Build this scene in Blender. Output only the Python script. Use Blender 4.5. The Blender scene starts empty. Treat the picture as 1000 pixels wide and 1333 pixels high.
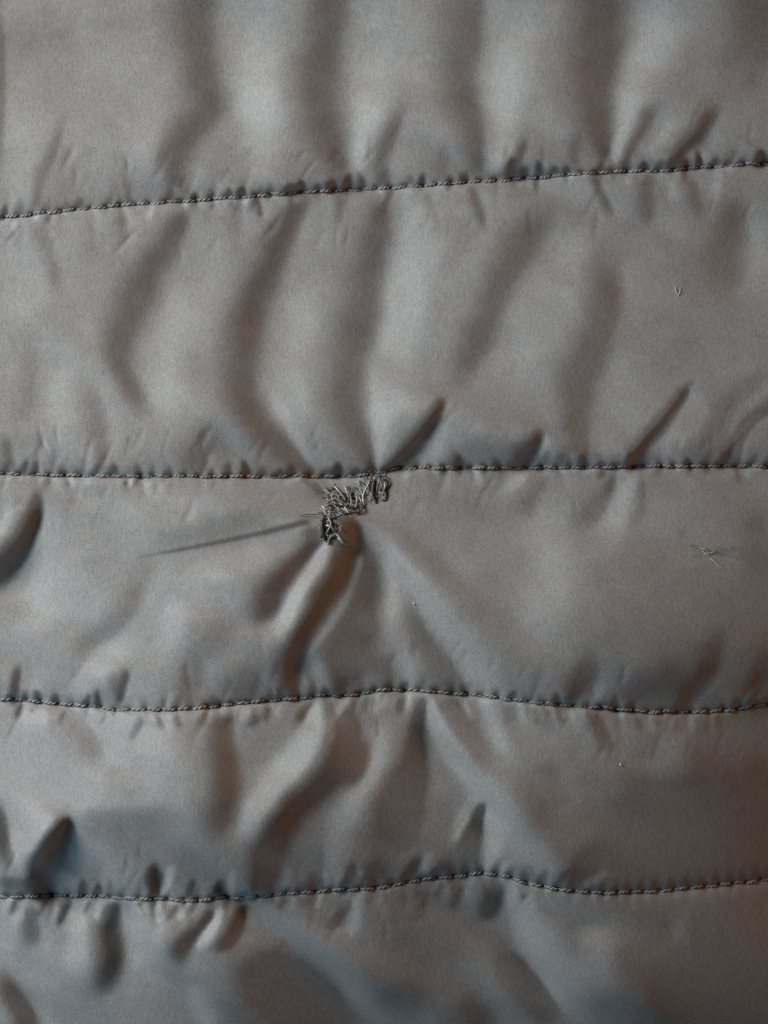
import bpy, math, random
import numpy as np

# ------------------------------------------------------------------ units
PX = 0.00015            # one photo pixel on the cloth, in metres (frame = 15 cm x 20 cm)
def wx(px): return (px - 500.0) * PX
def wy(py): return (666.5 - py) * PX

# ------------------------------------------------------------------ camera, light, exposure
scene = bpy.context.scene
cam_data = bpy.data.cameras.new("camera")
CAM_H = 0.80
cam_data.sensor_fit = 'VERTICAL'
cam_data.sensor_height = 24.0
cam_data.lens = 24.0 * CAM_H / (1333 * PX)
cam_data.clip_start = 0.01
cam_data.clip_end = 20.0
cam = bpy.data.objects.new("camera", cam_data)
cam.location = (0, 0, CAM_H)
scene.collection.objects.link(cam)
scene.camera = cam

world = bpy.data.worlds.new("World")
scene.world = world
world.use_nodes = True
bg = world.node_tree.nodes["Background"]

def area_lamp(name, loc, target, size, power, color):
    d = bpy.data.lights.new(name, 'AREA')
    d.shape = 'RECTANGLE'; d.size, d.size_y = size
    d.energy = power; d.color = color
    o = bpy.data.objects.new(name, d)
    o.location = loc
    v = np.array(target) - np.array(loc)
    from mathutils import Vector
    o.rotation_euler = Vector(v).to_track_quat('-Z', 'Y').to_euler()
    scene.collection.objects.link(o)
    return o
KEY = (-0.42, 0.24, 0.27)
LAMPS = [
    ("window_light", KEY, (0, 0, 0), (0.24, 0.24), 5.0, (0.90, 1.0, 1.02)),
    ("room_light", (1.10, 0.12, 0.22), (0, 0, 0), (0.5, 0.5), 3.3, (1.0, 0.52, 0.25)),
    ("sky_light", (-0.48, -0.30, 0.24), (0, 0, 0), (0.3, 0.3), 1.4, (0.43, 0.77, 1.04)),
]
AMBIENT = (0.014, (0.70, 0.66, 0.66))
for a in LAMPS: area_lamp(*a)
bg.inputs[0].default_value = (*AMBIENT[1], 1)
bg.inputs[1].default_value = AMBIENT[0]

scene.view_settings.view_transform = 'Standard'
scene.view_settings.look = 'None'
scene.view_settings.exposure = 0.0
scene.view_settings.gamma = 1.0
scene.cycles.filter_width = 1.5

#@@NUMPY
# ------------------------------------------------------------------ the cloth as a height field
# everything below is in photo pixels: x right, y down, height up
M = 260                                   # cloth beyond the frame
X0, Y0, X1, Y1 = -M, -M, 1000 + M, 1333 + M
NW, NH = X1 - X0, Y1 - Y0
SEAMS = [
    [(-260,-52),(0,-62),(300,-84),(600,-100),(1000,-124),(1260,-140)],
    [(-260,306),(-120,298),(0,284),(100,271),(250,259),(375,249),(490,241),(560,237),(625,232),(750,222),(875,216),(1000,207),(1130,200),(1260,190)],
    [(-260,606),(-120,611),(0,616),(60,617),(125,619),(200,620),(340,620),(400,619),(440,620),(475,617),(505,611),(525,608),(600,608),(700,608),(850,606),(1000,606),(1130,604),(1260,600)],
    [(-260,900),(-120,905),(0,909),(40,910),(75,915),(125,917.5),(150,921),(200,921),(250,919.5),(330,912),(400,906),(450,903.5),(500,898),(560,899),(625,905),(700,913),(750,918),(800,922.5),(850,927),(900,926.5),(950,925),(1000,919),(1130,908),(1260,900)],
    [(-260,1166),(-120,1168),(0,1168),(100,1167),(200,1168),(250,1169),(320,1166),(380,1161),(450,1156.5),(500,1154),(550,1145),(600,1141),(630,1138),(655,1141),(700,1153),(750,1161),(800,1164),(850,1164),(900,1161),(960,1156),(1000,1153),(1130,1140),(1260,1134)],
    [(-260,1424),(0,1434),(300,1440),(600,1420),(1000,1418),(1260,1408)],
]
def catmull(pts, step=2.0):
    p = np.array(pts, float)
    out = []
    n = len(p)
    for i in range(n - 1):
        p0 = p[max(i - 1, 0)]; p1 = p[i]; p2 = p[i + 1]; p3 = p[min(i + 2, n - 1)]
        k = max(2, int(np.hypot(*(p2 - p1)[:2]) / step))
        t = np.linspace(0, 1, k, endpoint=False)[:, None]
        # centripetal-ish: plain Catmull-Rom with tension 0.5
        m1 = (p2 - p0) * 0.5; m2 = (p3 - p1) * 0.5
        if i == 0: m1 = (p2 - p1)
        if i == n - 2: m2 = (p2 - p1)
        L = np.hypot(*(p2 - p1)[:2])
        for m in (m1, m2):
            l = np.hypot(*m[:2])
            if l > L: m *= L / l
        h00 = 2*t**3 - 3*t**2 + 1; h10 = t**3 - 2*t**2 + t; h01 = -2*t**3 + 3*t**2; h11 = t**3 - t**2
        out.append(h00*p1 + h10*m1 + h01*p2 + h11*m2)
    out.append(p[-1:])
    return np.concatenate(out)

xs_all = np.arange(X0, X1 + 1, dtype=float)
rng = np.random.default_rng(7)
def seam_fn(pts):
    c = catmull(pts)
    y = np.interp(xs_all, c[:, 0], c[:, 1])
    w = np.convolve(np.pad(rng.normal(0, 1, len(xs_all)), 20, mode='edge'), np.hanning(23) / np.hanning(23).sum(), 'same')[20:-20]
    return y + 1.6 * w
SEAM_Y = [seam_fn(s) for s in SEAMS]
def seam_y(k, x): return np.interp(x, xs_all, SEAM_Y[k])

PITCH = 19.5
def stitch_row(k):
    r = random.Random(40 + k); x = X0 + 6.0; out = []
    while x < X1 - 14:
        out.append(x); x += PITCH * r.uniform(.86, 1.14)
    return np.array(out)                  # needle holes
HOLES = [stitch_row(k) for k in range(6)]

def stroke(field, amp, pts, wr=(1, 1), ends=None):
    """soft brush along a polyline of (x, y, width); wr = width factor on the (west|south, east|north) side"""
    if wr == (1, 1) and amp < 0 and pts[0][2] > 0: wr = (1.1, .9)      # soft on the crest, sharper in the valley
    if ends is None:                       # a fold dies away in the open cloth but runs right into a seam
        ends = [.07 if min(abs(p[1] - float(seam_y(k, p[0]))) for k in range(6)) < 24 else (.34 if len(pts) < 5 else .2) for p in (pts[0], pts[-1])]
    c = catmull(pts, 3.0)
    c[:, 2] *= 1 + .12 * np.clip((c[:, 2] - 8) / 10, 0, 1)
    n = len(c)
    t = np.linspace(0, 1, n)
    prof = np.ones(n)
    if ends[0] > 0: prof *= np.clip(t / ends[0], 0, 1)
    if ends[1] > 0: prof *= np.clip((1 - t) / ends[1], 0, 1)
    prof = prof * prof * (3 - 2 * prof)
    tg = np.gradient(c[:, :2], axis=0)
    tg /= np.maximum(np.hypot(tg[:, 0], tg[:, 1]), 1e-6)[:, None]
    R = 2.6 * c[:, 2].max() * max(wr)
    ax0 = int(max(X0, c[:, 0].min() - R)); ax1 = int(min(X1, c[:, 0].max() + R))
    ay0 = int(max(Y0, c[:, 1].min() - R)); ay1 = int(min(Y1, c[:, 1].max() + R))
    if ax1 <= ax0 or ay1 <= ay0: return
    buf = np.zeros((ay1 - ay0, ax1 - ax0))
    for i in range(n):
        x, y, w = c[i, :3]
        r = 2.6 * w * max(wr)
        bx0 = int(max(ax0, x - r)); bx1 = int(min(ax1, x + r + 1)); by0 = int(max(ay0, y - r)); by1 = int(min(ay1, y + r + 1))
        if bx1 <= bx0 or by1 <= by0: continue
        dx = np.arange(bx0, bx1)[None, :] - x; dy = np.arange(by0, by1)[:, None] - y
        cr = tg[i, 0] * dy - tg[i, 1] * dx
        d2 = dx * dx + dy * dy
        ww = w * (wr[0] + (wr[1] - wr[0]) * 0.5 * (1 - np.tanh(cr / (0.35 * w + 1)))) if wr[0] != wr[1] else w * wr[0]
        q = d2 / (ww * ww)
        v = prof[i] * np.exp(-q ** (1.0 + .22 * (1 - np.tanh(cr / (.3 * w + 1)))) if wr[0] != wr[1] else -q ** 1.15)
        sub = buf[by0 - ay0:by1 - ay0, bx0 - ax0:bx1 - ax0]
        np.maximum(sub, v, out=sub)
    field[ay0 - Y0:ay1 - Y0, ax0 - X0:ax1 - X0] += amp * buf

# slopes seen as light (positive) and shade (negative) along the window's direction
TONE = [
 # ---- first baffle
 (-.42,[(258,-60,28),(255,50,26),(262,100,27),(270,135,24),(250,165,21),(233,195,19),(229,222,16),(240,252,9)]),
 (-.45,[(432,-60,32),(425,30,31),(418,100,33),(420,150,30),(430,190,21),(443,222,10)],(1,.8)),
 (-.40,[(612,-60,30),(608,40,30),(604,100,24),(611,150,19),(620,190,13),(632,222,6)],(1.2,.7)),
 (-.50,[(788,-60,44),(780,50,42),(775,110,36),(779,150,25),(787,185,13),(792,208,6)],(1,.8)),
 (-.33,[(995,-60,44),(985,60,36),(972,120,24)]),
 (.20,[(335,20,25),(335,130,32),(340,190,27),(345,228,15)]),
 (.24,[(492,60,24),(484,110,24),(476,160,17),(468,222,9)]),
 (.17,[(672,20,26),(668,90,25),(655,150,18),(648,190,11),(646,218,5)]),
 (.27,[(868,10,34),(845,70,32),(824,125,22),(810,165,14),(804,208,6)]),
 (.12,[(25,90,24),(25,180,30),(20,260,20)]),(.08,[(140,60,60),(150,200,50)]),
 (-.20,[(90,135,6),(74,185,9),(54,228,10),(46,266,6)]),
 (-.34,[(528,125,10),(511,162,10),(502,200,12),(505,236,9)]),
 (-.42,[(681,175,7),(668,200,8),(655,222,6)]),
 (-.16,[(582,190,11),(573,230,8)]),
 (-.34,[(862,126,11),(842,153,9),(826,185,9),(814,212,6)]),
 (-.72,[(938,125,11),(907,165,11),(886,192,9),(875,214,6)]),
 (.16,[(875,150,10),(850,195,9)]),(.16,[(935,180,12),(915,205,9)]),
 (-.24,[(758,172,11),(752,208,8)]),(-.14,[(28,38,22),(34,48,22)]),
 (-.30,[(-4,-30,7),(0,120,7),(-2,250,5)]),
 (-.26,[(165,232,7),(166,262,5)]),(.10,[(195,120,30),(190,210,20)]),
 # ---- second baffle
 (-.44,[(250,272,8),(226,305,16),(196,345,21),(171,395,25),(160,440,22),(163,480,18),(175,515,15),(190,552,9)],(1,.9)),
 (-.50,[(400,250,7),(376,290,14),(350,340,19),(330,390,23),(318,450,25),(311,505,25),(330,547,20),(364,580,16),(394,605,11),(410,620,6)],(1,.85)),
 (-.38,[(503,250,12),(490,320,24),(475,380,27),(462,440,28),(454,500,28),(457,550,22),(468,585,13),(482,616,5)],(1,.75)),
 (.26,[(548,258,15),(545,310,24),(534,380,27),(515,450,25),(497,520,19),(489,570,12),(485,608,6)]),
 (-.36,[(725,250,12),(688,310,23),(656,370,26),(626,430,25),(604,480,18),(614,525,9)],(1,.8)),
 (.17,[(755,265,16),(740,350,22),(703,430,22),(688,490,20)]),
 (-.34,[(617,240,8),(624,275,10),(632,305,5)]),
 (-.40,[(802,320,22),(790,390,25),(770,450,26),(755,500,24),(760,550,17),(766,598,9)]),
 (-.30,[(970,240,13),(958,290,20),(942,340,32),(920,372,32)]),
 (-.30,[(845,222,13),(845,265,13),(852,296,6)]),(-.24,[(905,225,11),(911,285,9)]),(-.34,[(773,226,6),(785,257,8),(800,280,4)]),
 (.18,[(880,220,7),(884,260,8)]),(.16,[(945,215,7),(930,262,9)]),(.20,[(990,240,10),(1000,420,26),(985,470,18)]),
 (-1.0,[(582,512,5),(562,545,9),(536,575,11),(515,598,8),(500,616,4)],(1.15,.9),(.12,.1)),
 (.22,[(583,545,10),(562,583,12),(545,600,8)]),(.12,[(535,480,20),(515,540,16)]),
 (-.85,[(703,552,6),(692,572,9),(677,594,11),(668,612,6)]),(-.22,[(590,596,14),(640,592,22),(690,598,12)]),
 (.36,[(718,566,5),(702,590,6),(690,606,4)]),(-.24,[(740,590,12),(720,604,8)]),
 (-.8,[(905,496,5),(872,538,10),(847,568,11),(826,595,9),(814,612,4)]),
 (.30,[(918,520,14),(885,558,16),(852,588,11)]),(.20,[(842,520,20),(808,570,16),(786,600,9)]),
 (-.46,[(1040,500,11),(985,545,10),(955,582,10),(935,610,6)]),(-.20,[(1020,465,16),(950,520,14),(910,590,14)]),
 (-.30,[(300,595,16),(270,575,20),(250,605,16)]),
 (-.13,[(58,296,8),(70,335,10),(80,380,7)]),(-.15,[(36,440,10),(32,510,17),(28,562,11)]),
 (-.20,[(116,505,9),(130,565,13),(136,608,9)]),(-.34,[(8,566,8),(16,606,8)]),
 (-.55,[(334,256,4),(339,284,4.5)]),(-.26,[(435,250,8),(438,290,8)]),(-.15,[(310,270,12),(308,310,10)]),
 (.10,[(30,330,30),(30,420,26)]),(.12,[(85,470,20),(85,570,20)]),(.12,[(240,360,22),(222,450,24),(215,550,24)]),
 (.08,[(285,300,20),(268,450,24)]),(.14,[(415,330,25),(395,420,28),(385,500,26),(400,570,20)]),
 (.16,[(350,500,9),(376,555,11),(402,598,8)]),(.10,[(650,290,12),(600,350,20)]),
 (-.12,[(555,250,7),(560,310,10)]),(-.14,[(150,285,10),(160,310,10)]),
 (.12,[(850,340,24),(842,390,24)]),(-.10,[(885,420,60),(930,460,40)]),
 # ---- third baffle
 (-1.25,[(50,630,6),(50,662,9),(40,695,13),(18,726,15),(-30,765,16)],(1.1,.85),(.25,.05)),
 (.16,[(22,650,8),(5,690,9),(-10,710,8)]),(.12,[(75,700,20),(60,780,26),(20,840,26)]),
 (-.55,[(165,729,2),(250,713,2.2),(330,697,3),(408,678,4)],(.8,1.3),(.3,.05)),
 (-.16,[(190,712,12),(300,685,18),(395,662,18)]),(-.08,[(110,731,3),(150,731,3)]),
 (.10,[(240,750,16),(340,725,14),(380,712,8)]),
 (-.85,[(420,700,6),(392,730,12),(362,760,15),(342,790,16),(322,815,10)],(1.2,.85),(.1,.3)),
 (.42,[(428,712,8),(415,745,13),(396,775,15),(374,806,16),(355,838,16)],(1,1),(.1,.3)),
 (-1.15,[(458,672,8),(460,692,12),(455,720,16),(438,757,19),(415,795,19),(393,830,18),(381,862,17),(383,892,14),(386,912,8)],(1,.85),(.1,.1)),
 (-.62,[(474,715,10),(476,750,18),(468,800,26),(456,840,30),(450,885,18)]),
 (-.5,[(440,688,8),(454,682,11),(468,690,9)]),(-.40,[(396,694,9),(410,697,9)]),
 (.18,[(487,712,12),(498,770,17),(508,820,14)]),
 (.20,[(413,870,12),(425,890,14)]),(-.22,[(445,890,8),(440,902,6)]),
 (-.16,[(500,683,8),(540,712,14),(590,757,18),(632,795,19),(690,842,18)]),
 (.16,[(487,688,8),(530,745,13),(580,810,17),(622,862,19),(650,900,14)]),
 (-.30,[(523,775,7),(550,830,13),(578,868,15),(602,902,8)]),(-.34,[(492,850,13),(508,896,9)]),
 (.16,[(528,845,12),(536,898,8)]),
 (.24,[(827,612,6),(807,648,14),(796,690,17),(780,725,14)]),(-.24,[(800,622,8),(772,660,15),(752,695,14)]),
 (-.16,[(838,630,6),(832,690,9)]),(.18,[(677,612,8),(662,648,10)]),(-.20,[(702,628,12),(684,672,16)]),
 (-.10,[(560,655,24),(640,660,26)]),(-.10,[(655,620,8),(640,640,10)]),
 (.22,[(735,650,18),(722,720,34),(715,790,42),(690,830,30)]),
 (-.55,[(770,862,16),(755,885,18),(742,908,10)]),(-.32,[(880,868,20),(850,888,26),(820,905,14)]),
 (-.48,[(952,815,10),(918,868,16),(892,898,14),(876,922,7)]),(.24,[(948,868,10),(920,893,10),(900,918,7)]),
 (.16,[(790,890,8),(783,912,7)]),(-.34,[(1010,850,18),(985,900,14)]),(-.20,[(985,650,14),(990,760,26)]),
 (-.24,[(215,728,14),(165,790,14),(112,838,14),(86,892,10)],(1.2,.8)),
 (.16,[(170,830,18),(130,868,18),(100,905,12)]),(.14,[(250,780,20),(215,830,20)]),
 (-.55,[(25,862,6),(21,888,8),(17,910,5)]),(-.50,[(166,873,8),(158,915,6)]),(-.20,[(148,880,8),(150,905,7)]),
 (-.26,[(255,850,18),(240,895,18)]),(-.20,[(300,820,20),(270,850,20)]),(-.30,[(345,872,26),(310,900,20)]),
 (.12,[(55,870,12),(52,905,8)]),
 (-.75,[(392,621,4),(408,631,5),(424,648,6)]),(-.5,[(168,624,4),(163,632,3)]),(-.3,[(24,620,4),(22,628,4)]),(.2,[(92,622,4),(100,634,4)]),
 (-.3,[(30,645,3),(18,662,3)]),
 # ---- scuff on the right of the third baffle
 (-.34,[(893,706,3),(915,714,3),(945,722,3),(958,725,2)]),(-.22,[(900,725,2.5),(918,722,2.5)]),(-.22,[(925,709,2),(945,716,2),(975,712,2)]),
 (-.14,[(880,690,5),(893,702,5)]),
 # ---- fourth baffle
 (-1.30,[(97,1055,7),(87,1083,12),(70,1113,16),(54,1140,16),(54,1166,10)],(.95,.9),(.12,.08)),
 (.66,[(42,930,12),(46,1000,21),(42,1075,19),(32,1134,8)]),(-.40,[(-8,1030,10),(0,1080,13),(14,1135,9)]),
 (-.28,[(5,1146,9),(35,1150,9)]),
 (-.12,[(100,1062,14),(170,1060,17),(250,1054,14)],(1.8,.8),(.2,.3)),(-.05,[(130,1105,30),(200,1110,34),(280,1130,26)]),
 (.16,[(110,930,14),(200,960,30),(225,1000,28)]),(.12,[(110,1010,24),(120,1035,14)]),
 (-.16,[(108,940,15),(132,985,15)]),(-.30,[(187,935,7),(172,962,6)]),(-.45,[(28,915,4),(22,935,5)]),(.2,[(33,912,4),(38,930,5)]),
 (-.40,[(292,935,14),(296,1000,18),(294,1045,20),(282,1095,14)],(1.2,.9)),
 (.42,[(411,908,5),(407,945,13),(372,1000,17),(336,1052,17),(308,1092,12)],(1,.9),(.1,.25)),
 (-.66,[(455,925,12),(442,975,17),(412,1020,18),(376,1062,18),(348,1105,20),(338,1160,14)],(.9,1)),
 (-.36,[(474,960,12),(462,1000,13),(440,1022,10)]),(-.50,[(402,913,5),(388,940,7)]),(-.3,[(335,930,8),(328,942,7)]),
 (.20,[(505,935,14),(482,1010,15),(452,1060,20),(442,1120,15),(437,1156,6)]),
 (-.58,[(552,904,5),(546,945,11),(540,995,17),(524,1050,25),(510,1100,28)],(1.1,.8),(.08,.3)),
 (.26,[(556,904,5),(577,960,11),(604,1003,13),(644,1050,20),(672,1105,26)]),
 (-.26,[(585,912,8),(615,960,12),(640,1000,9)]),(.18,[(630,915,9),(662,980,14)]),
 (-.72,[(634,1048,5),(622,1090,12),(611,1118,14),(614,1142,7)],(1.1,.7),(.12,.1)),(-.36,[(585,1118,9),(566,1142,6)]),
 (.20,[(612,1050,10),(585,1105,11)]),(.26,[(655,1075,14),(640,1118,8),(634,1136,5)]),(.18,[(690,1105,24),(715,1130,18)]),
 (-.30,[(775,925,8),(797,975,12)]),(.16,[(885,960,18),(860,1015,26)]),(-.18,[(992,960,16),(985,1050,20),(990,1140,16)]),
 (-.16,[(940,960,40),(880,1090,60),(960,1100,40)]),(-.45,[(785,1105,10),(765,1130,14),(748,1156,8)]),(.22,[(795,1130,8),(768,1155,6)]),
 (-.34,[(810,1154,7),(870,1148,10),(930,1140,8)]),(-.34,[(500,1120,14),(475,1148,10)]),(-.36,[(212,1130,7),(206,1158,6)]),
 (.20,[(226,1130,7),(214,1160,5)]),(-.18,[(110,1150,9),(115,1164,8)]),(-.22,[(395,1150,8),(420,1144,7)]),(.16,[(372,1125,9),(366,1150,7)]),
 (-.18,[(700,1000,20),(720,1060,24)]),
 # ---- small angular gathers of the lower baffles
 (-.5,[(20,1172,3),(12,1196,6)]),(.35,[(30,1172,3),(28,1196,6)]),(-.45,[(60,1174,3),(48,1195,5)]),(.4,[(100,1172,3),(92,1192,6)]),(-.4,[(118,1174,3),(108,1190,5)]),(.45,[(128,1172,3),(126,1200,7)]),
 (-.45,[(180,1174,3),(192,1194,6)]),(.4,[(206,1174,3),(212,1200,7)]),(-.4,[(232,1176,3),(222,1192,6)]),(.45,[(245,1174,3),(236,1192,6)]),(.45,[(335,1172,3),(324,1204,7)]),(-.4,[(372,1168,3),(362,1182,5)]),(.35,[(385,1166,3),(378,1186,5)]),
 (-.5,[(408,1164,3),(396,1178,5)]),(.4,[(418,1164,3),(412,1180,5)]),(-.4,[(486,1160,3),(478,1176,5)]),(.35,[(498,1160,3),(492,1176,5)]),(-.45,[(576,1150,3),(566,1172,6)]),(.3,[(586,1150,3),(580,1172,5)]),(.4,[(615,1146,3),(608,1170,6)]),
 (-.4,[(672,1150,3),(684,1172,6)]),(-.35,[(712,1160,3),(722,1178,5)]),(.3,[(735,1164,3),(742,1182,5)]),(-.4,[(780,1168,3),(788,1190,6)]),(-.4,[(815,1170,3),(820,1186,5)]),(.35,[(830,1170,3),(826,1190,5)]),(-.4,[(905,1166,3),(912,1186,6)]),(.3,[(925,1164,3),(924,1186,6)]),
 (-.5,[(205,1120,4),(196,1142,8),(202,1163,5)]),(.45,[(228,1120,5),(218,1145,6),(210,1162,4)]),(-.4,[(255,1140,5),(246,1164,5)]),(-.4,[(290,1140,6),(285,1164,5)]),(.35,[(305,1130,5),(300,1162,5)]),(-.45,[(410,1135,5),(400,1156,5)]),(.35,[(425,1130,5),(424,1152,5)]),
 (-.5,[(462,1120,6),(450,1150,5)]),(.4,[(470,1132,4),(466,1152,4)]),(-.45,[(545,1112,8),(528,1142,6)]),(.35,[(560,1108,6),(548,1138,5)]),(-.4,[(690,1130,6),(682,1146,5)]),(.3,[(660,1122,6),(652,1138,4)]),
 (-.5,[(44,922,3),(36,938,6)]),(.35,[(60,920,3),(58,944,6)]),(-.4,[(86,924,3),(80,940,5)]),(-.45,[(140,926,3),(132,944,6)]),(.35,[(152,928,3),(150,948,5)]),(-.45,[(208,928,3),(214,946,5)]),(-.4,[(232,926,3),(238,946,5)]),(.35,[(222,926,3),(224,950,5)]),
 (-.45,[(272,922,3),(266,944,6)]),(-.4,[(305,920,3),(300,938,5)]),(.4,[(318,918,3),(316,940,5)]),(-.45,[(352,914,3),(346,934,6)]),(.35,[(365,912,3),(362,934,5)]),(-.5,[(428,908,3),(432,932,6)]),(.4,[(445,908,3),(442,936,6)]),(-.4,[(478,905,3),(472,928,6)]),(.4,[(492,904,3),(490,930,6)]),
 (-.55,[(524,902,4),(520,928,6)]),(.45,[(534,902,3),(530,924,5)]),(-.4,[(572,904,3),(578,926,5)]),(.4,[(604,908,3),(612,934,6)]),(-.4,[(655,914,3),(668,940,7)]),(-.35,[(690,918,3),(702,942,6)]),(.35,[(675,916,3),(686,944,6)]),(-.35,[(725,922,3),(732,944,5)]),(.3,[(745,924,3),(750,950,6)]),
 (-.35,[(828,932,3),(836,952,5)]),(.3,[(845,934,3),(850,954,5)]),(-.35,[(880,932,3),(884,954,6)]),(.3,[(900,932,3),(902,954,5)]),(-.35,[(935,930,3),(940,950,5)]),
 # ---- fifth baffle
 (-.56,[(158,1174,5),(150,1215,12),(141,1252,15),(118,1300,15)]),(.20,[(112,1190,12),(95,1260,18)]),(.22,[(182,1185,10),(188,1250,20)]),
 (-.26,[(34,1180,8),(38,1235,15)]),(-.46,[(86,1180,5),(74,1208,5)]),(-.45,[(-10,1270,12),(20,1310,14),(45,1370,16)]),
 (-.50,[(278,1182,7),(254,1208,9),(236,1235,14),(234,1262,15)]),(.34,[(290,1182,6),(270,1215,9),(258,1232,8)]),
 (-.62,[(322,1176,6),(306,1208,10),(286,1240,8)]),(-.5,[(330,1245,28),(372,1285,40),(430,1345,44)]),
 (.22,[(338,1180,12),(400,1232,17),(452,1272,20),(500,1340,22)]),(-.40,[(450,1172,5),(430,1212,9)]),(.28,[(463,1166,7),(455,1225,10)]),
 (-.12,[(512,1180,14),(545,1230,34),(620,1235,30)]),(-.58,[(636,1144,6),(645,1168,12),(634,1198,12)]),
 (.28,[(662,1158,10),(692,1215,20),(722,1270,26),(752,1350,22)]),(-.6,[(650,1240,14),(688,1286,17),(722,1350,14)]),
 (-.26,[(556,1162,7),(545,1195,9)]),(-.26,[(600,1158,7),(592,1185,9)]),(-.3,[(525,1170,6),(515,1190,7)]),
 (-.28,[(838,1175,9),(868,1235,15)]),(-.30,[(975,1165,14),(940,1250,20)]),(.16,[(895,1180,12),(890,1235,17)]),(.22,[(790,1200,22),(765,1300,30)]),
 (-.34,[(850,1310,34),(980,1320,44)]),(-.28,[(600,1310,22),(640,1345,20)]),(.2,[(250,1290,14),(280,1340,16)]),
 (-.14,[(500,1300,20),(560,1290,24)]),(.12,[(560,1320,12),(540,1350,14)]),(-.16,[(690,1180,10),(760,1185,20)]),
 (.14,[(15,1190,10),(5,1240,12)]),
]
# slopes seen as warm (positive, facing the room) and cool (negative, facing the sky)
WARM = [
 (.5,[(500,684,8),(540,712,14),(590,757,18),(632,795,19),(690,842,18)]),
 (-.5,[(487,692,8),(530,748,13),(580,812,17),(622,862,19),(650,900,14)]),
 (.30,[(523,775,7),(550,830,12),(578,868,14),(602,902,8)]),
 (.28,[(590,915,8),(615,960,12),(640,1000,9)]),
 (-.1,[(556,904,5),(577,960,11),(604,1003,13),(644,1050,20),(672,1105,26)]),
 (-.10,[(338,1180,12),(400,1232,17),(452,1272,20),(500,1340,22)]),
 (.12,[(330,1245,20),(372,1285,28),(430,1345,30)]),
 (-.18,[(662,1158,10),(692,1215,20),(722,1270,26),(752,1350,22)]),
 (.36,[(650,1240,14),(688,1286,17),(722,1350,14)]),
 (-.05,[(105,1066,14),(170,1080,22),(250,1080,22)]),
 (.25,[(785,40,40),(775,110,36),(787,180,14)]),(.2,[(845,222,12),(852,296,8)]),(.08,[(990,960,14),(985,1060,18),(990,1140,16)]),
 (.2,[(330,520,18),(364,575,16),(405,615,7)]),(-.2,[(350,500,10),(385,560,14)]),
]

GAIN = 1.5
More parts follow.
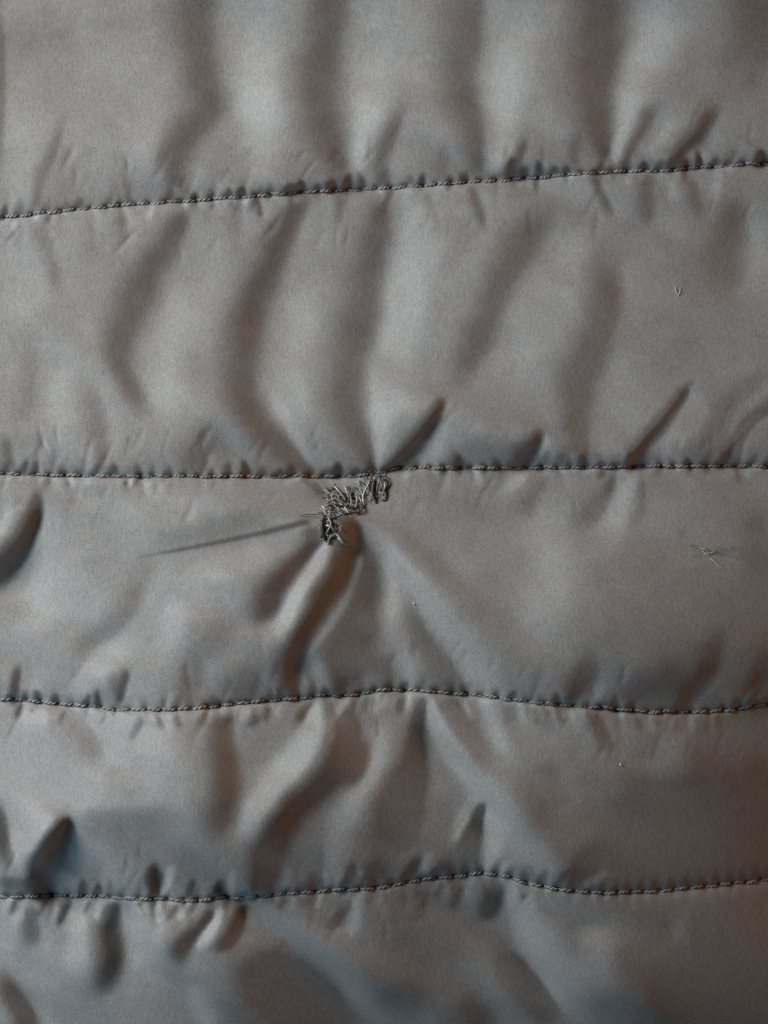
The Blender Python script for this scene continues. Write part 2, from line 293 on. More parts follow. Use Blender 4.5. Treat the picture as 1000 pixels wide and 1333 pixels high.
# trenches added along deep creases to make them shade darker (depth in pixels)
TRENCH = [
 (6,[(54,640,5),(54,665,8),(45,697,11),(23,730,12),(-30,770,13)]),
 (7,[(462,676,7),(464,696,9),(460,722,11),(444,762,13),(421,799,14),(400,832,13),(388,864,12),(388,895,10),(388,912,6)]),
 (7,[(99,1060,6),(91,1087,10),(75,1117,14),(61,1144,14),(60,1166,9)]),
 (3,[(584,516,4),(566,545,6),(541,575,7),(520,598,6),(504,616,4)]),
]
def build_height():
    s = np.zeros((NH, NW)); c = np.zeros((NH, NW))
    thin = np.zeros((NH, NW))
    for st in TONE:
        if st[1][0][2] == 3 and len(st[1]) == 2: st = (st[0] * .55,) + st[1:]
        stroke(thin if max(p[2] for p in st[1]) <= 7 else s, *st)
    g = np.clip((np.arange(Y0, Y1) - 840) / 160.0, 0, 1); gain = GAIN * (1 + .55 * g * g * (3 - 2 * g))[:, None]
    s *= gain; thin *= gain
    s = np.where(s > 0, 1.3 * s, s)
    for st in WARM: stroke(c, *st)
    r = random.Random(11)
    # cloth never folds along clean curves: wander and crispen
    kx = 2 * np.pi * np.fft.fftfreq(NW)[None, :]; ky = 2 * np.pi * np.fft.fftfreq(NH)[:, None]; k2 = kx * kx + ky * ky
    wn = np.fft.fft2(rng.normal(0, 1, (NH, NW)) + 1j * rng.normal(0, 1, (NH, NW)))
    dxy = 0
    for lam, a in ((150, 2.6), (50, .5)):
        b = np.fft.ifft2(wn * np.exp(-((np.sqrt(k2) - 2 * np.pi / lam) / (np.pi / lam)) ** 2)); dxy = dxy + a * b / b.real.std()
    gy0, gx0 = np.mgrid[0:NH, 0:NW]
    fx = np.clip(gx0 + dxy.real, 0, NW - 1.001); fy = np.clip(gy0 + dxy.imag, 0, NH - 1.001)
    ix = fx.astype(int); iy = fy.astype(int); ax = fx - ix; ay = fy - iy
    s = (1-ay)*((1-ax)*s[iy, ix] + ax*s[iy, np.minimum(ix+1, NW-1)]) + ay*((1-ax)*s[np.minimum(iy+1, NH-1), ix] + ax*s[np.minimum(iy+1, NH-1), np.minimum(ix+1, NW-1)])
    s += .22 * (s - np.real(np.fft.ifft2(np.fft.fft2(s) * np.exp(-k2 * 7.0 ** 2 / 2))))
    s += thin
    # folds that carry on beyond the frame
    for i in range(150):
        x = r.uniform(X0, X1); y = r.uniform(Y0, Y1)
        if -50 < x < 1050 and -50 < y < 1383: continue
        L = r.uniform(60, 170); w = r.uniform(9, 26); dx = r.uniform(-.7, .1) * L
        stroke(s, r.choice((-.4, -.3, .2, .25)), [(x - dx / 2, y - L / 2, w * .6), (x + r.uniform(-10, 10), y, w), (x + dx / 2, y + L / 2, w * .5)])
    # gathers pulled in by every stitch
    for k in range(6):
        for x in HOLES[k]:
            y = float(seam_y(k, x))
            vary = .55 + .45 * math.sin(x * .031 + k * 1.7) * math.sin(x * .0117 + k * 2.3) + .25 * math.sin(x * .083 + k)
            strong = max(.1, vary) * {1: 2.6 if x > 180 else .9, 2: 2.0 if 230 < x < 500 else 1.4, 3: 1.3, 4: 1.3}.get(k, 1.3)
            if r.random() < .85:
                L = r.choice((4, 6, 9, 13, 20)) * r.uniform(.8, 1.2); lean = r.uniform(-.3, .6); jx = r.uniform(-4, 5)
                stroke(s, -strong * r.uniform(.35, 1.2), [(x + jx + lean * L, y - L - 5, 3.4), (x + jx, y - 5, r.uniform(4.0, 7.4))], ends=(.7, 0))
            if r.random() < .7:
                L = r.choice((6, 10, 16, 26)) * r.uniform(.8, 1.2); lean = r.uniform(-.3, .55); up = r.random() < .45; jx = r.uniform(-5, 5)
                stroke(s, (.50 if up else -.58) * r.uniform(.3, 1.2), [(x + jx, y + 3, r.uniform(3.0, 5.5)), (x + jx - lean * L, y + L + 4, 3.0 + .12 * L)], ends=(0, .7))
            if r.random() < .17:
                L = r.uniform(22, 55); lean = r.uniform(.0, .6); w = r.uniform(5, 8); a = r.uniform(.3, .9)
                stroke(s, -.4 * a, [(x + lean * L, y - L - 4, w * 1.1), (x + 2, y - 3, w * .4)], ends=(.8, 0))
                stroke(s, .3 * a, [(x + lean * L + w * 1.9, y - L - 4, w * 1.1), (x + 2 + w * .9, y - 3, w * .4)], ends=(.8, 0))
            if r.random() < .15:
                L = r.uniform(22, 60); lean = r.uniform(-.3, .6); w = r.uniform(5, 9); a = r.uniform(.3, .9)
                stroke(s, -.36 * a, [(x, y + 3, w * .4), (x - lean * L, y + L + 4, w * 1.1)], ends=(0, .8))
                stroke(s, .26 * a, [(x + w * .9, y + 3, w * .4), (x - lean * L + w * 1.9, y + L + 4, w * 1.1)], ends=(0, .8))
    # fine secondary wrinkles running out of the gathers
    for i in range(230):
        k = r.randrange(1, 5); x = r.uniform(X0, X1); up = r.random() < .55
        d0 = r.uniform(3, 46); L = r.uniform(18, 62); w = r.uniform(1.8, 3.6); lean = r.gauss(.35, .35); sg = -1 if up else 1
        y = float(seam_y(k, x)) + sg * d0; dx = -sg * lean * L
        a = r.uniform(.10, .34)
        pts = sorted([(x, y, w * .7), (x + dx * .5 + r.uniform(-3, 3), y + sg * L * .5, w), (x + dx, y + sg * L, w * .8)], key=lambda p: p[1])
        stroke(s, -a, pts, (1.3, .8), (.4, .4))
        stroke(s, a * .6, [(p[0] + 2.2 * w, p[1] + .8 * w, p[2]) for p in pts], (1, 1), (.4, .4))
    # slow unevenness of the wadding
    f = np.fft.fft2(rng.normal(0, 1, (NH, NW)))
    kx = 2 * np.pi * np.fft.fftfreq(NW)[None, :]; ky = 2 * np.pi * np.fft.fftfreq(NH)[:, None]
    k2 = kx * kx + ky * ky
    for lam, a in ((110, .025), (46, .018), (16, .012)):
        k0 = 2 * np.pi / lam
        b = np.real(np.fft.ifft2(f * np.exp(-((np.sqrt(k2) - k0) / (k0 * .5)) ** 2)))
        s += a * b / b.std()
    s = np.where(s < 0, -.92 * np.tanh(-s / .92), .8 * np.tanh(s / .8))
    # how the light lies over the garment as a whole (brightness of the smooth cloth, sRGB)
    gx_ = np.array([-260, 0, 170, 330, 500, 670, 830, 1000, 1260]); gy_ = np.array([-260, 0, 130, 260, 400, 520, 610, 650, 750, 850, 910, 950, 1030, 1100, 1160, 1190, 1260, 1333, 1593])
    G = np.array([[148,140,138,135,128,118,105],[150,145,150,142,130,122,112],[150,145,140,135,125,115,105],[150,148,143,140,134,124,114],[150,150,143,142,134,127,118],
        [145,142,130,125,118,112,102],[145,142,130,128,128,126,114],[152,146,135,128,125,115,100],[155,148,122,112,112,97,82],[148,142,112,108,102,88,70],[158,148,114,110,112,94,78],
        [172,150,114,102,108,80,58],[146,126,96,82,100,68,54],[136,124,94,80,90,66,54],[148,140,112,90,96,80,68],[145,132,92,80,94,76,56],[125,122,82,74,86,64,46]], float)
    G = np.pad(G, 1, mode='edge'); G[0] = 118; G[-1] = 118; G[:, 0] = .5 * G[:, 1] + 59; G[:, -1] = .5 * G[:, -2] + 59
    G = (G / 255.0) ** 2.2
    ax_ = np.arange(X0, X1); ay_ = np.arange(Y0, Y1)
    B = np.array([np.interp(ax_, gx_, g) for g in G]); B = np.array([np.interp(ay_, gy_, B[:, i]) for i in range(NW)]).T
    B *= 1 + .12 * np.clip((ax_ - 450) / 200.0, 0, 1)[None, :] * np.clip((720 - ay_) / 160.0, -.6, 1)[:, None] + .1 * (np.clip((ay_ - 1180) / 60.0, 0, 1)[:, None] * np.exp(-((ax_ - 520) / 220.0) ** 2)[None, :])
    smooth = np.exp(-k2 * 24.0 ** 2 / 2)
    B = np.real(np.fft.ifft2(np.fft.fft2(B) * smooth))
    puff = np.ones((NH, NW))
    for k in range(6):                    # each band of padding rolls down into the seam below it
        d = np.arange(Y0, Y1)[:, None] - SEAM_Y[k][None, :NW]
        puff *= 1 - np.where(d < 0, .26 * np.exp(-np.abs(d) / 24.0), -.10 * np.exp(-np.abs(d) / 20.0))
    T = B * puff * np.maximum(1 + s, .06)
    yy = np.arange(Y0, Y1)[:, None]; xx = np.arange(X0, X1)[None, :]
    # the garment rolls away to the right and towards the hem
    groove = -.16 * np.clip(xx - 520, 0, None) ** 2 / 960.0 - .12 * np.clip(yy - 800, 0, None) ** 2 / 1060.0
    mask = np.ones((NH, NW))
    for k in range(6):
        d = yy - SEAM_Y[k][None, :NW]
        groove -= np.where(d < 0, 6.5 * np.exp(-np.abs(d) / 8.0), 4.2 * np.exp(-np.abs(d) / 5.0) + 2.3 * np.exp(-np.abs(d) / 14.0)) + 4.0 * np.exp(-np.abs(d) / 34.0)
        mask *= 1 - np.exp(-(d / np.where(d < 0, 14.0, 9.0)) ** 2)
        ph = np.interp(np.arange(X0, X1), HOLES[k], np.arange(len(HOLES[k])))
        if k in (2, 3): groove -= 2.6 * np.where(d > 0, np.exp(-(d / 6.0) ** 2), 0)
        groove -= 1.5 * np.cos(2 * np.pi * ph)[None, :] * np.where(d < 0, np.exp(-np.abs(d) / 7.0), .7 * np.exp(-np.abs(d) / 6.0))
    tr = np.zeros((NH, NW))
    for a, pts in TRENCH: stroke(tr, a, pts, (1.0, 1.001), (.25, .15))
    groove -= tr; mask *= np.exp(-(tr / 3.0) ** 2)
    ux, uy = .868, .496
    D1 = 1j * (ux * kx + uy * ky); D2 = 1j * (.70 * kx - .71 * ky)
    beta = .15
    S2 = np.fft.fft2(-c / 1.1)
    den = np.abs(D1) ** 2 + beta * np.abs(D2) ** 2 + .012 * k2 + (2 * np.pi / 1200) ** 2
    src = s / 1.4 * (1 + .6 * (1 - mask))
    near = np.exp(-k2 * 14.0 ** 2 / 2); mnear = np.maximum(np.real(np.fft.ifft2(np.fft.fft2(mask) * near)), .05)
    for it in range(6):
        h = (np.conj(D1) * np.fft.fft2(src) + beta * np.conj(D2) * S2) / den
        h[0, 0] = 0
        h = np.real(np.fft.ifft2(h)) + groove
        lum = shade(h, xx, yy, (.2126, .7152, .0722))
        ratio = T / lum
        e = mask * np.clip(ratio - 1, -.7, .7)
        fill = np.real(np.fft.ifft2(np.fft.fft2(e) * near)) / mnear
        src = np.clip(src + .55 * (e + (1 - mask) * fill), -1.05, .9)
    return h
def shade(h, xx, yy, wts):
    """how the lamps light the cloth, without cast shadows"""
    hy, hx = np.gradient(h); inv = 1 / np.sqrt(1 + hx * hx + hy * hy)
    L = np.full(h.shape, math.pi * AMBIENT[0] * sum(a * b for a, b in zip(wts, AMBIENT[1])))
    for nm, pos, tg, size, pw, col in LAMPS:
        lx = 500 + pos[0] / PX - xx; ly = 666.5 - pos[1] / PX - yy; lz = pos[2] / PX - h
        d = np.sqrt(lx * lx + ly * ly + lz * lz)
        nd = (lz - hx * lx - hy * ly) * inv / d
        nd = .5 * (nd + np.sqrt(nd * nd + .004))             # a wide window never goes out at once
        L += pw / math.pi * sum(a * b for a, b in zip(wts, col)) * nd / (d * PX) ** 2 * (pos[2] / PX / d) ** 0
    return L * .215 / math.pi
SHADE_K = 1.0
H = build_height()
def height(x, y):
    """bilinear height in photo pixels"""
    fx = np.clip(np.asarray(x, float) - X0, 0, NW - 1.001); fy = np.clip(np.asarray(y, float) - Y0, 0, NH - 1.001)
    ix = fx.astype(int); iy = fy.astype(int); ax = fx - ix; ay = fy - iy
    return ((1-ay)*((1-ax)*H[iy, ix] + ax*H[iy, ix+1]) + ay*((1-ax)*H[iy+1, ix] + ax*H[iy+1, ix+1]))
#@@END
# ------------------------------------------------------------------ materials
def new_mat(name):
    m = bpy.data.materials.new(name); m.use_nodes = True
    nt = m.node_tree; nt.nodes.clear()
    out = nt.nodes.new('ShaderNodeOutputMaterial'); b = nt.nodes.new('ShaderNodeBsdfPrincipled')
    nt.links.new(b.outputs[0], out.inputs[0])
    return m, nt, b
def node(nt, kind, **inputs):
    n = nt.nodes.new(kind)
    for k, v in inputs.items(): n.inputs[k].default_value = v
    return n
def math_node(nt, op, a, b=None, clamp=False):
    n = nt.nodes.new('ShaderNodeMath'); n.operation = op; n.use_clamp = clamp
    for i, v in enumerate((a, b)):
        if v is None: continue
        if isinstance(v, (int, float)): n.inputs[i].default_value = v
        else: nt.links.new(v, n.inputs[i])
    return n.outputs[0]

def fabric_material():
    m, nt, b = new_mat('taupe_nylon')
    geo = nt.nodes.new('ShaderNodeNewGeometry')
    mp = nt.nodes.new('ShaderNodeMapping'); nt.links.new(geo.outputs['Position'], mp.inputs[0])
    mp.inputs['Scale'].default_value = (1 / PX, 1 / PX, 1 / PX)        # photo pixels
    rot = nt.nodes.new('ShaderNodeMapping'); nt.links.new(mp.outputs[0], rot.inputs[0])
    rot.inputs['Rotation'].default_value = (0, 0, math.radians(41)); rot.inputs['Scale'].default_value = (1, .28, 1)
    fine = node(nt, 'ShaderNodeTexNoise', Scale=.75, Detail=2.0, Roughness=.6); nt.links.new(mp.outputs[0], fine.inputs[0])
    twill = node(nt, 'ShaderNodeTexNoise', Scale=.42, Detail=2.0, Roughness=.6); nt.links.new(rot.outputs[0], twill.inputs[0])
    blot = node(nt, 'ShaderNodeTexNoise', Scale=.03, Detail=4.0, Roughness=.65); nt.links.new(mp.outputs[0], blot.inputs[0])
    big = node(nt, 'ShaderNodeTexNoise', Scale=.045, Detail=5.0, Roughness=.75); nt.links.new(mp.outputs[0], big.inputs[0])
    wave = nt.nodes.new('ShaderNodeTexWave'); wave.wave_type = 'BANDS'; wave.bands_direction = 'X'
    wave.inputs['Scale'].default_value = .085; wave.inputs['Distortion'].default_value = 1.2; wave.inputs['Detail'].default_value = 1.0; wave.inputs['Detail Scale'].default_value = .3
    wr = nt.nodes.new('ShaderNodeMapping'); wr.inputs['Rotation'].default_value = (0, 0, math.radians(43)); nt.links.new(mp.outputs[0], wr.inputs[0]); nt.links.new(wr.outputs[0], wave.inputs[0])
    v = math_node(nt, 'MULTIPLY', math_node(nt, 'SUBTRACT', fine.outputs[0], .5), 1.3)
    v2 = math_node(nt, 'MULTIPLY', math_node(nt, 'SUBTRACT', twill.outputs[0], .5), .6)
    v3 = math_node(nt, 'MULTIPLY', math_node(nt, 'SUBTRACT', blot.outputs[0], .5), .22)
    v4 = math_node(nt, 'MULTIPLY', math_node(nt, 'SUBTRACT', wave.outputs['Fac'], .5), .05)
    tot = math_node(nt, 'ADD', math_node(nt, 'ADD', v, v2), math_node(nt, 'ADD', v3, v4))
    val = math_node(nt, 'ADD', tot, 1.0)
    mixc = nt.nodes.new('ShaderNodeMix'); mixc.data_type = 'RGBA'
    mixc.inputs[6].default_value = (*FAB_A, 1); mixc.inputs[7].default_value = (*FAB_B, 1)
    nt.links.new(big.outputs[0], mixc.inputs[0])
    vm = nt.nodes.new('ShaderNodeVectorMath'); vm.operation = 'SCALE'
    nt.links.new(mixc.outputs[2], vm.inputs[0]); nt.links.new(val, vm.inputs[3])
    nt.links.new(vm.outputs[0], b.inputs['Base Color'])
    b.inputs['Roughness'].default_value = .55
    b.inputs['Specular IOR Level'].default_value = .2
    b.inputs['Sheen Weight'].default_value = .12; b.inputs['Sheen Roughness'].default_value = .4
    bp = nt.nodes.new('ShaderNodeBump'); bp.inputs['Strength'].default_value = .2; bp.inputs['Distance'].default_value = PX * .8
    hh = math_node(nt, 'ADD', math_node(nt, 'ADD', fine.outputs[0], twill.outputs[0]), math_node(nt, 'MULTIPLY', wave.outputs['Fac'], .25))
    nt.links.new(hh, bp.inputs['Height']); nt.links.new(bp.outputs[0], b.inputs['Normal'])
    return m
FAB_A = (.248, .209, .190); FAB_B = (.222, .206, .199)

def thread_material(name, col, rough=.38, spec=.5, var=.5):
    m, nt, b = new_mat(name)
    geo = nt.nodes.new('ShaderNodeNewGeometry')
    n = node(nt, 'ShaderNodeTexNoise', Scale=.35 / PX, Detail=2.0); nt.links.new(geo.outputs['Position'], n.inputs[0])
    val = math_node(nt, 'ADD', math_node(nt, 'MULTIPLY', math_node(nt, 'SUBTRACT', n.outputs[0], .5), var * 2), 1.0)
    vm = nt.nodes.new('ShaderNodeVectorMath'); vm.operation = 'SCALE'; vm.inputs[0].default_value = col
    nt.links.new(val, vm.inputs[3]); nt.links.new(vm.outputs[0], b.inputs['Base Color'])
    b.inputs['Roughness'].default_value = rough; b.inputs['Specular IOR Level'].default_value = spec
    return m
FABRIC = fabric_material()
SEAM_THREAD = thread_material('seam_thread', (.225, .197, .175), .4, .45, .6)
SEAM_FAINT = thread_material('seam_thread_faint', (.25, .22, .2), .55, .25, .4)
SEAM_SHADE = thread_material('seam_shade', (.12, .105, .095), .6, .3)  # dark colour stands in for the shadow under the stitches
DARN_PALE = thread_material('darn_pale', (.31, .275, .24), .22, .9)
DARN_MID = thread_material('darn_mid', (.14, .122, .108), .24, .8)
DARN_DARK = thread_material('darn_dark', (.035, .028, .025), .4, .5)
LINT = thread_material('lint', (.55, .52, .46), .6, .3, .1)
LINING = thread_material('lining', (.10, .095, .09), .7, .2, .2)

# ------------------------------------------------------------------ mesh helpers
def mesh_from(name, verts, quads, mat, smooth=True):
    verts = np.asarray(verts, np.float32); quads = np.asarray(quads, np.int32)
    me = bpy.data.meshes.new(name)
    me.vertices.add(len(verts)); me.vertices.foreach_set('co', verts.ravel())
    me.loops.add(quads.size); me.loops.foreach_set('vertex_index', quads.ravel())
    me.polygons.add(len(quads))
    me.polygons.foreach_set('loop_start', np.arange(0, quads.size, 4, dtype=np.int32))
    me.polygons.foreach_set('use_smooth', np.full(len(quads), smooth, bool))
    me.update(calc_edges=True); me.validate()
    me.materials.append(mat)
    return me
def link(name, data, parent=None):
    o = bpy.data.objects.new(name, data); scene.collection.objects.link(o)
    if parent is not None: o.parent = parent
    return o
def tube(path, rad, sides=6, flat=1.0, twist=0.0):
    """closed tube along a path (n x 3, metres); rad may be per point; returns verts, quads"""
    p = np.asarray(path, float); n = len(p)
    rad = np.broadcast_to(np.asarray(rad, float), (n,))
    tg = np.gradient(p, axis=0); tg /= np.maximum(np.linalg.norm(tg, axis=1), 1e-12)[:, None]
    up = np.array([0, 0, 1.0])
    sd = np.cross(tg, up); l = np.linalg.norm(sd, axis=1)
    sd[l < 1e-3] = (1, 0, 0); sd /= np.linalg.norm(sd, axis=1)[:, None]
    nn = np.cross(sd, tg)
    a = np.arange(sides) / sides * 2 * np.pi
    V = []
    for i in range(n):
        aa = a; tw = twist * i / max(1, n - 1)
        e1 = sd[i] * math.cos(tw) + nn[i] * math.sin(tw); e2 = -sd[i] * math.sin(tw) + nn[i] * math.cos(tw)
        V.append(p[i] + rad[i] * (np.cos(aa)[:, None] * e1 + flat * np.sin(aa)[:, None] * e2))
    V = np.concatenate(V)
    Q = []
    for i in range(n - 1):
        for j in range(sides):
            k = (j + 1) % sides
            Q.append((i*sides+j, (i+1)*sides+j, (i+1)*sides+k, i*sides+k))
    c0 = len(V); V = np.concatenate([V, p[:1], p[-1:]])
    for j in range(0, sides, 2):
        Q.append((c0, j, (j+1) % sides, (j+2) % sides))
        e = (n-1)*sides
        Q.append((c0+1, e+(j+2) % sides, e+(j+1) % sides, e+j))
    return V, np.array(Q)
def join(parts):
    V = []; Q = []; o = 0
    for v, q in parts:
        V.append(v); Q.append(q + o); o += len(v)
    return np.concatenate(V), np.concatenate(Q)
def to_world(x, y, z): return np.stack([wx(np.asarray(x, float)), wy(np.asarray(y, float)), np.asarray(z, float) * PX], -1)

# ------------------------------------------------------------------ the jacket: panels of cloth between the stitch lines
jacket = bpy.data.objects.new('quilted_jacket', None); scene.collection.objects.link(jacket)
jacket.empty_display_size = .02
jacket['label'] = 'taupe grey quilted jacket cloth, wrinkled, with stitched seams and a mended tear'
jacket['category'] = 'jacket'

ST = 1.6
cols = np.concatenate([np.arange(X0 + 1, -20, 5.0), np.arange(-20, 1020, ST), np.arange(1020, X1 - 2, 5.0)])
bounds = [np.full(len(cols), Y0 + 1.0)] + [np.interp(cols, xs_all, y) for y in SEAM_Y] + [np.full(len(cols), Y1 - 2.0)]
for k in range(7):
    a, b_ = bounds[k], bounds[k + 1]
    inner = 1 <= k <= 5
    n = int(math.ceil(np.max(b_ - a) / (ST if inner else 5.0)))
    v = np.linspace(0, 1, n + 1)
    if inner: v = v - .4 * np.sin(2 * np.pi * v) / (2 * np.pi)
    Yg = a[None, :] * (1 - v[:, None]) + b_[None, :] * v[:, None]
    Xg = np.broadcast_to(cols[None, :], Yg.shape)
    Zg = height(Xg, Yg)
    V = to_world(Xg, Yg, Zg).reshape(-1, 3)
    nc = len(cols)
    i, j = np.meshgrid(np.arange(n), np.arange(nc - 1), indexing='ij')
    q0 = (i * nc + j).ravel()
    Q = np.stack([q0, q0 + nc, q0 + nc + 1, q0 + 1], -1)
    link('fabric_panel', mesh_from('fabric_panel', V, Q, FABRIC), jacket)
# lining behind
zl = (H.min() - 14)
lx = np.linspace(X0 + 1, X1 - 2, 30); ly = np.linspace(Y0 + 1, Y1 - 2, 36)
gx, gy = np.meshgrid(lx, ly)
V = to_world(gx, gy, np.full(gx.shape, zl)).reshape(-1, 3)
i, j = np.meshgrid(np.arange(35), np.arange(29), indexing='ij'); q0 = (i * 30 + j).ravel()
link('lining', mesh_from('lining', V, np.stack([q0, q0 + 30, q0 + 31, q0 + 1], -1), LINING), jacket)

# ------------------------------------------------------------------ stitches
def stitch_mesh(seed, mat=None):
    r = random.Random(seed); L = PITCH * .95 * PX
    parts = []; n = 13
    t = np.linspace(0, 1, n); turn = r.uniform(1.2, 2.0) * 2 * math.pi; ph = r.uniform(0, 6.28)
    arch = np.sin(np.pi * t) ** .6
    for s_ in (0, math.pi):
        ang = ph + s_ - turn * t
        rr = 1.15 * PX
        x = (t - .5) * L; y = np.cos(ang) * rr + r.uniform(-.3, .3) * PX * np.sin(np.pi * t); z = np.sin(ang) * rr + (arch * 3.4 - 2.3) * PX
        parts.append(tube(np.stack([x, y, z], -1), 1.35 * PX * (.55 + .45 * np.sin(np.pi * t) ** .5), 4))
    return mesh_from('stitch', *join(parts), mat or SEAM_THREAD)
STITCHES = [stitch_mesh(i) for i in range(7)]
FAINT = [stitch_mesh(i + 20, SEAM_FAINT) for i in range(4)]
SEAM_LABEL = {1: 'uppermost stitched seam in view, rising to the right', 2: 'stitched seam running just above the darned tear',
              3: 'stitched seam that dips to the right below the tear', 4: 'lowest stitched seam in view'}
from mathutils import Matrix
rr = random.Random(5)
for k in range(6):
    xs = np.arange(X0 + 3, X1 - 3, 4.0); ys = seam_y(k, xs)
    core = tube(to_world(xs, ys + 1.8, height(xs, ys) + .5), 1.5 * PX, 6)  # cord set just below the stitches as their painted shadow line
    so = link('seam', mesh_from('seam', *core, SEAM_SHADE), jacket)
    if k in SEAM_LABEL: so['label'] = SEAM_LABEL[k]
    outer = []
    for xa, xb in zip(HOLES[k][:-1], HOLES[k][1:]):
        x = .5 * (xa + xb); l = xb - xa
        y = float(seam_y(k, x)); y2 = float(seam_y(k, xb)); y1 = float(seam_y(k, xa))
        z0 = float(height(xa, y1)); z1 = float(height(xb, y2)); zc = float(height(x, y))
        rz = math.atan2(-(y2 - y1), l) + rr.uniform(-.13, .13)
        ry = -math.atan2(z1 - z0, l)
        mat = Matrix.Translation((wx(x), wy(y + rr.uniform(-.9, .9)), (max(zc, (z0 + z1) / 2) + rr.uniform(-.3, .9)) * PX)) @ Matrix.Rotation(rz, 4, 'Z') @ Matrix.Rotation(ry, 4, 'Y') @ Matrix.Diagonal((l / PITCH, rr.uniform(.8, 1.15), rr.uniform(.8, 1.2), 1))
        me = rr.choice(FAINT if (k == 4 and x > 660) or (k == 3 and x > 830) else STITCHES)
        if -14 < x < 1014 and 1 <= k <= 4:
            o = link('stitch', me, so); o.matrix_local = mat
        else:
            co = np.zeros(len(me.vertices) * 3, np.float32); me.vertices.foreach_get('co', co); co = co.reshape(-1, 3)
            mm = np.array(mat); co = co @ mm[:3, :3].T + mm[:3, 3]
            q = np.zeros(len(me.polygons) * 4, np.int32); me.loops.foreach_get('vertex_index', q)
            outer.append((co, q.reshape(-1, 4)))
    oo = link('outer_stitches', mesh_from('outer_stitches', *join(outer), SEAM_THREAD), so); oo['kind'] = 'stuff'

# ------------------------------------------------------------------ the mended tear
def zp(p): return 340 + p[0] / 3.571, 560 + p[1] / 3.571
def strand(pts, rad, lift=3.0, flat=.6, sides=6, seed=0):
    r = random.Random(seed)
    c = catmull([(*zp(p), 0) for p in pts], 1.6)
    n = len(c); t = np.linspace(0, 1, n)
    z = height(c[:, 0], c[:, 1])
    z = np.convolve(np.pad(z, 3, mode='edge'), np.ones(7) / 7, 'same')[3:-3]
    z = z + lift * (.35 + .65 * np.sin(np.pi * t)) + r.uniform(0, 1.5)
    rad = rad * .66 * PX * (.75 + .25 * np.sin(np.pi * t) ** .5)
    return tube(to_world(c[:, 0] + r.uniform(-.3, .3), c[:, 1], z), rad, sides, flat, r.uniform(-1.2, 1.2))
P, Md, Dk = DARN_PALE, DARN_MID, DARN_DARK
DARN = [
 (P,1.5,[(300,315),(350,345),(375,370)]),(P,1.3,[(300,285),(345,300),(385,305)]),(P,1.6,[(340,260),(375,300),(395,330)]),(P,1.3,[(385,255),(400,290),(410,320)]),
 (Md,1.5,[(410,290),(420,330),(415,355)]),(P,1.6,[(365,340),(395,365),(410,390)]),(P,1.2,[(295,350),(330,345),(360,365)]),(Md,1.5,[(320,300),(360,330),(420,350)]),
 (Md,1.4,[(425,265),(415,310),(430,345)]),(P,1.2,[(440,290),(445,330),(435,370)]),(Md,1.6,[(515,198),(500,250),(480,290),(470,322)]),(P,2.1,[(474,296),(476,325),(481,352)]),
 (Md,1.4,[(450,300),(465,330),(462,360)]),(Md,1.4,[(395,360),(440,350),(470,345)]),(Dk,1.6,[(380,388),(420,387),(455,380)]),(Dk,1.5,[(430,370),(446,386),(462,368)]),
 (P,1.1,[(340,285),(328,310),(345,335)]),(P,1.5,[(283,350),(300,366),(330,370)]),(Md,1.4,[(355,365),(370,385),(400,396)]),(P,1.2,[(310,330),(350,320),(390,340)]),
 (Md,1.1,[(520,242),(536,214),(575,213),(598,243),(586,272)]),(Dk,1.7,[(520,240),(515,280),(530,320),(536,342)]),(Md,1.4,[(555,235),(565,270),(576,300),(575,326)]),(P,1.1,[(578,238),(572,280),(560,302)]),
 (Md,1.3,[(500,290),(515,300),(520,326)]),(Dk,1.5,[(545,250),(540,280),(545,312)]),(Md,1.2,[(490,240),(500,270),(495,300)]),(Md,1.4,[(552,320),(576,326)]),
 (Dk,1.7,[(300,395),(285,430),(290,480),(300,520)]),(Md,1.5,[(310,400),(325,430),(315,460),(295,490)]),(P,1.5,[(285,470),(320,490),(350,480)]),(P,2.0,[(345,475),(366,500),(380,528),(402,531)]),
 (P,1.6,[(358,500),(384,521),(397,536)]),(Md,1.4,[(310,522),(325,496),(346,490)]),(P,1.3,[(300,440),(330,450),(345,475)]),(Md,1.7,[(363,448),(374,462),(362,472)]),
 (Dk,1.5,[(280,440),(284,480),(279,502)]),(P,1.3,[(288,500),(309,526),(322,508)]),(Dk,1.5,[(330,440),(310,470),(325,500)]),(Dk,1.5,[(320,402),(345,408),(376,396)]),
 (P,1.2,[(288,358),(312,352),(318,340)]),(P,1.2,[(420,372),(400,378),(372,362)]),(Md,1.3,[(300,412),(318,405),(310,440)]),(Dk,1.4,[(448,330),(470,365),(440,392)]),
]
rr = random.Random(21)
for i in range(40):   # tangled ends between the drawn ones
    cx, cy = rr.uniform(300, 460), 0; cy = 330 + rr.uniform(-55, 55) * (.6 if cx > 420 else 1)
    a = rr.gauss(.9, .5); L = rr.uniform(30, 75)
    DARN.append((rr.choice((P, Md, Dk, Dk)), rr.uniform(.9, 1.4), [(cx - L/2*math.cos(a), cy - L/2*math.sin(a)), (cx + rr.uniform(-8, 8), cy + rr.uniform(-4, 4)), (cx + L/2*math.cos(a), cy + L/2*math.sin(a))]))
for i in range(26):
    cx, cy = rr.uniform(285, 345), rr.uniform(400, 520); a = rr.uniform(0, 3.14); L = rr.uniform(25, 60)
    DARN.append((rr.choice((P, Md, Dk, Dk, Dk)), rr.uniform(.9, 1.5), [(cx - L/2*math.cos(a), cy - L/2*math.sin(a)), (cx + rr.uniform(-12, 12), cy + rr.uniform(-12, 12)), (cx + L/2*math.cos(a), cy + L/2*math.sin(a))]))
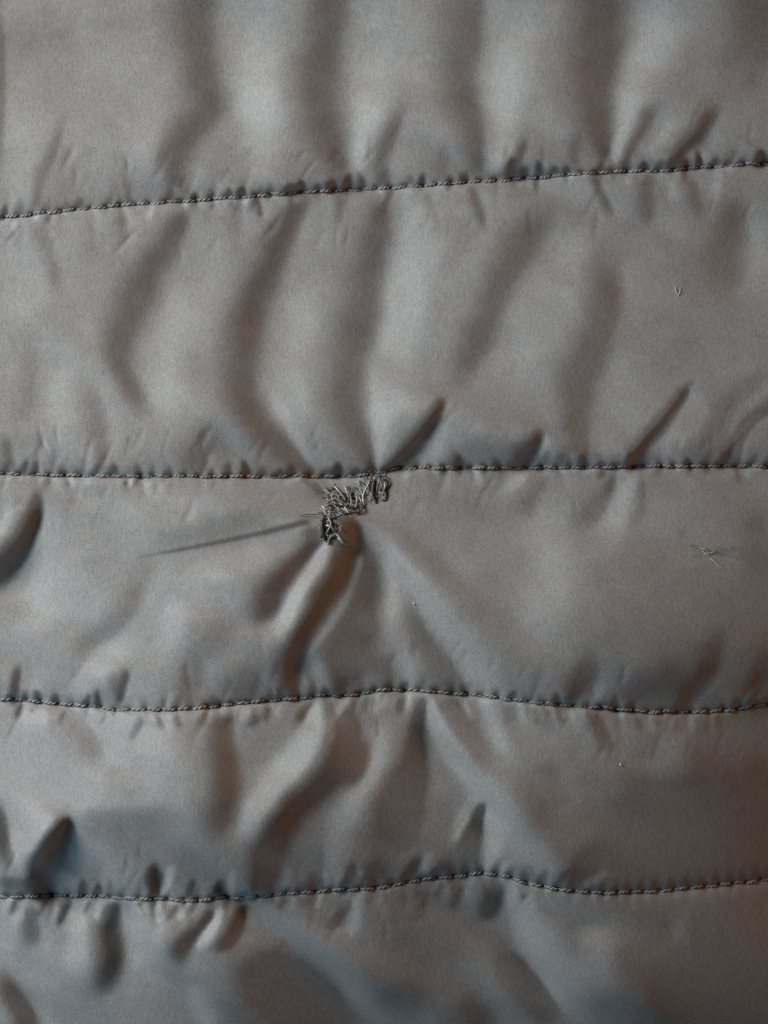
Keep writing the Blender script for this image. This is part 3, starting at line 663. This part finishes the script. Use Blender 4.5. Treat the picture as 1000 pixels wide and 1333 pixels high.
for i in range(14):
    cx, cy = rr.uniform(500, 580), rr.uniform(220, 320); a = rr.gauss(1.5, .4); L = rr.uniform(30, 60)
    DARN.append((rr.choice((Md, Dk, Dk)), rr.uniform(.9, 1.4), [(cx - L/2*math.cos(a), cy - L/2*math.sin(a)), (cx + rr.uniform(-8, 8), cy + rr.uniform(-4, 4)), (cx + L/2*math.cos(a), cy + L/2*math.sin(a))]))
for cx0, cy0, n_, sx, sy in ((485, 265, 22, 22, 42), (540, 275, 14, 22, 30), (300, 385, 10, 22, 14), (360, 470, 9, 22, 30), (440, 350, 8, 25, 20)):
    for i in range(n_):
        cx, cy = cx0 + rr.gauss(0, sx), cy0 + rr.gauss(0, sy); a = rr.gauss(1.0, .6); L = rr.uniform(22, 55)
        DARN.append((rr.choice((P, P, Md, Dk)), rr.uniform(.9, 1.4), [(cx - L/2*math.cos(a), cy - L/2*math.sin(a)), (cx + rr.uniform(-4, 4), cy + rr.uniform(-4, 4)), (cx + L/2*math.cos(a), cy + L/2*math.sin(a))]))
core = [strand(p, 3.2, 1.2, .6, 6, i) for i, p in enumerate([
    [(300,345),(350,350),(400,360),(450,365)], [(310,320),(360,325),(430,335)], [(295,400),(290,450),(300,510)], [(315,410),(320,470),(310,510)], [(345,290),(390,310),(440,320)], [(525,230),(520,280),(532,325)], [(560,225),(585,245),(570,290)]])]
darn = link('darning', mesh_from('darning', *join(core), DARN_DARK), jacket)  # near-black underlay cords; their colour paints the shade in the thread gaps
darn['label'] = 'rough knotted mending threads bunched over the tear'
for i, (m, w, p) in enumerate(DARN):
    v, q = strand(p, w * (1.35 if i < 44 else 1.0), 2.0 + (i % 5) * .6 if i < 44 else 1.2, .32, 4, 100 + i)
    link('thread_strand', mesh_from('thread_strand', v, q, m), darn)
v, q = strand([(183,398),(215,391),(255,392),(290,384)], .8, 4.0, 1.0, 6, 3)
le = link('loose_thread', mesh_from('loose_thread', v, q, DARN_DARK), darn); le['label'] = 'dark loose thread end sticking out to the left'

# ------------------------------------------------------------------ lint and dust lying on the cloth
def fibre(name, strands, label, cat, rad=.5):
    parts = []
    for pts in strands:
        c = catmull([(x, y, 0) for x, y in pts], 1.5)
        t = np.linspace(0, 1, len(c))
        parts.append(tube(to_world(c[:, 0], c[:, 1], height(c[:, 0], c[:, 1]) + rad + 1.2 * np.sin(np.pi * t)), rad * PX * (1 - .4 * t), 6))
    o = link(name, mesh_from(name, *join(parts), LINT)); o['label'] = label; o['category'] = cat
    return o
fibre('lint_fibre', [[(912,712),(918,719),(924,725)],[(917,722),(926,720),(932,717)],[(926,727),(934,734),(945,742)],[(915,714),(921,716),(924,722)]], 'pale forked lint fibre lying on the scuffed cloth at right', 'lint', .42)
fibre('lint_fibre', [[(882,371),(883,378),(886,383)],[(886,383),(888,377),(889,372)]], 'tiny pale hooked lint fibre on the upper right panel', 'lint', .42)
fibre('dust_speck', [[(538,785),(540,787)]], 'bright dust speck beside the fold below the tear', 'dust', .8)
fibre('dust_speck', [[(807,994),(809,997)]], 'bright dust speck on the dark lower right panel', 'dust', .8)
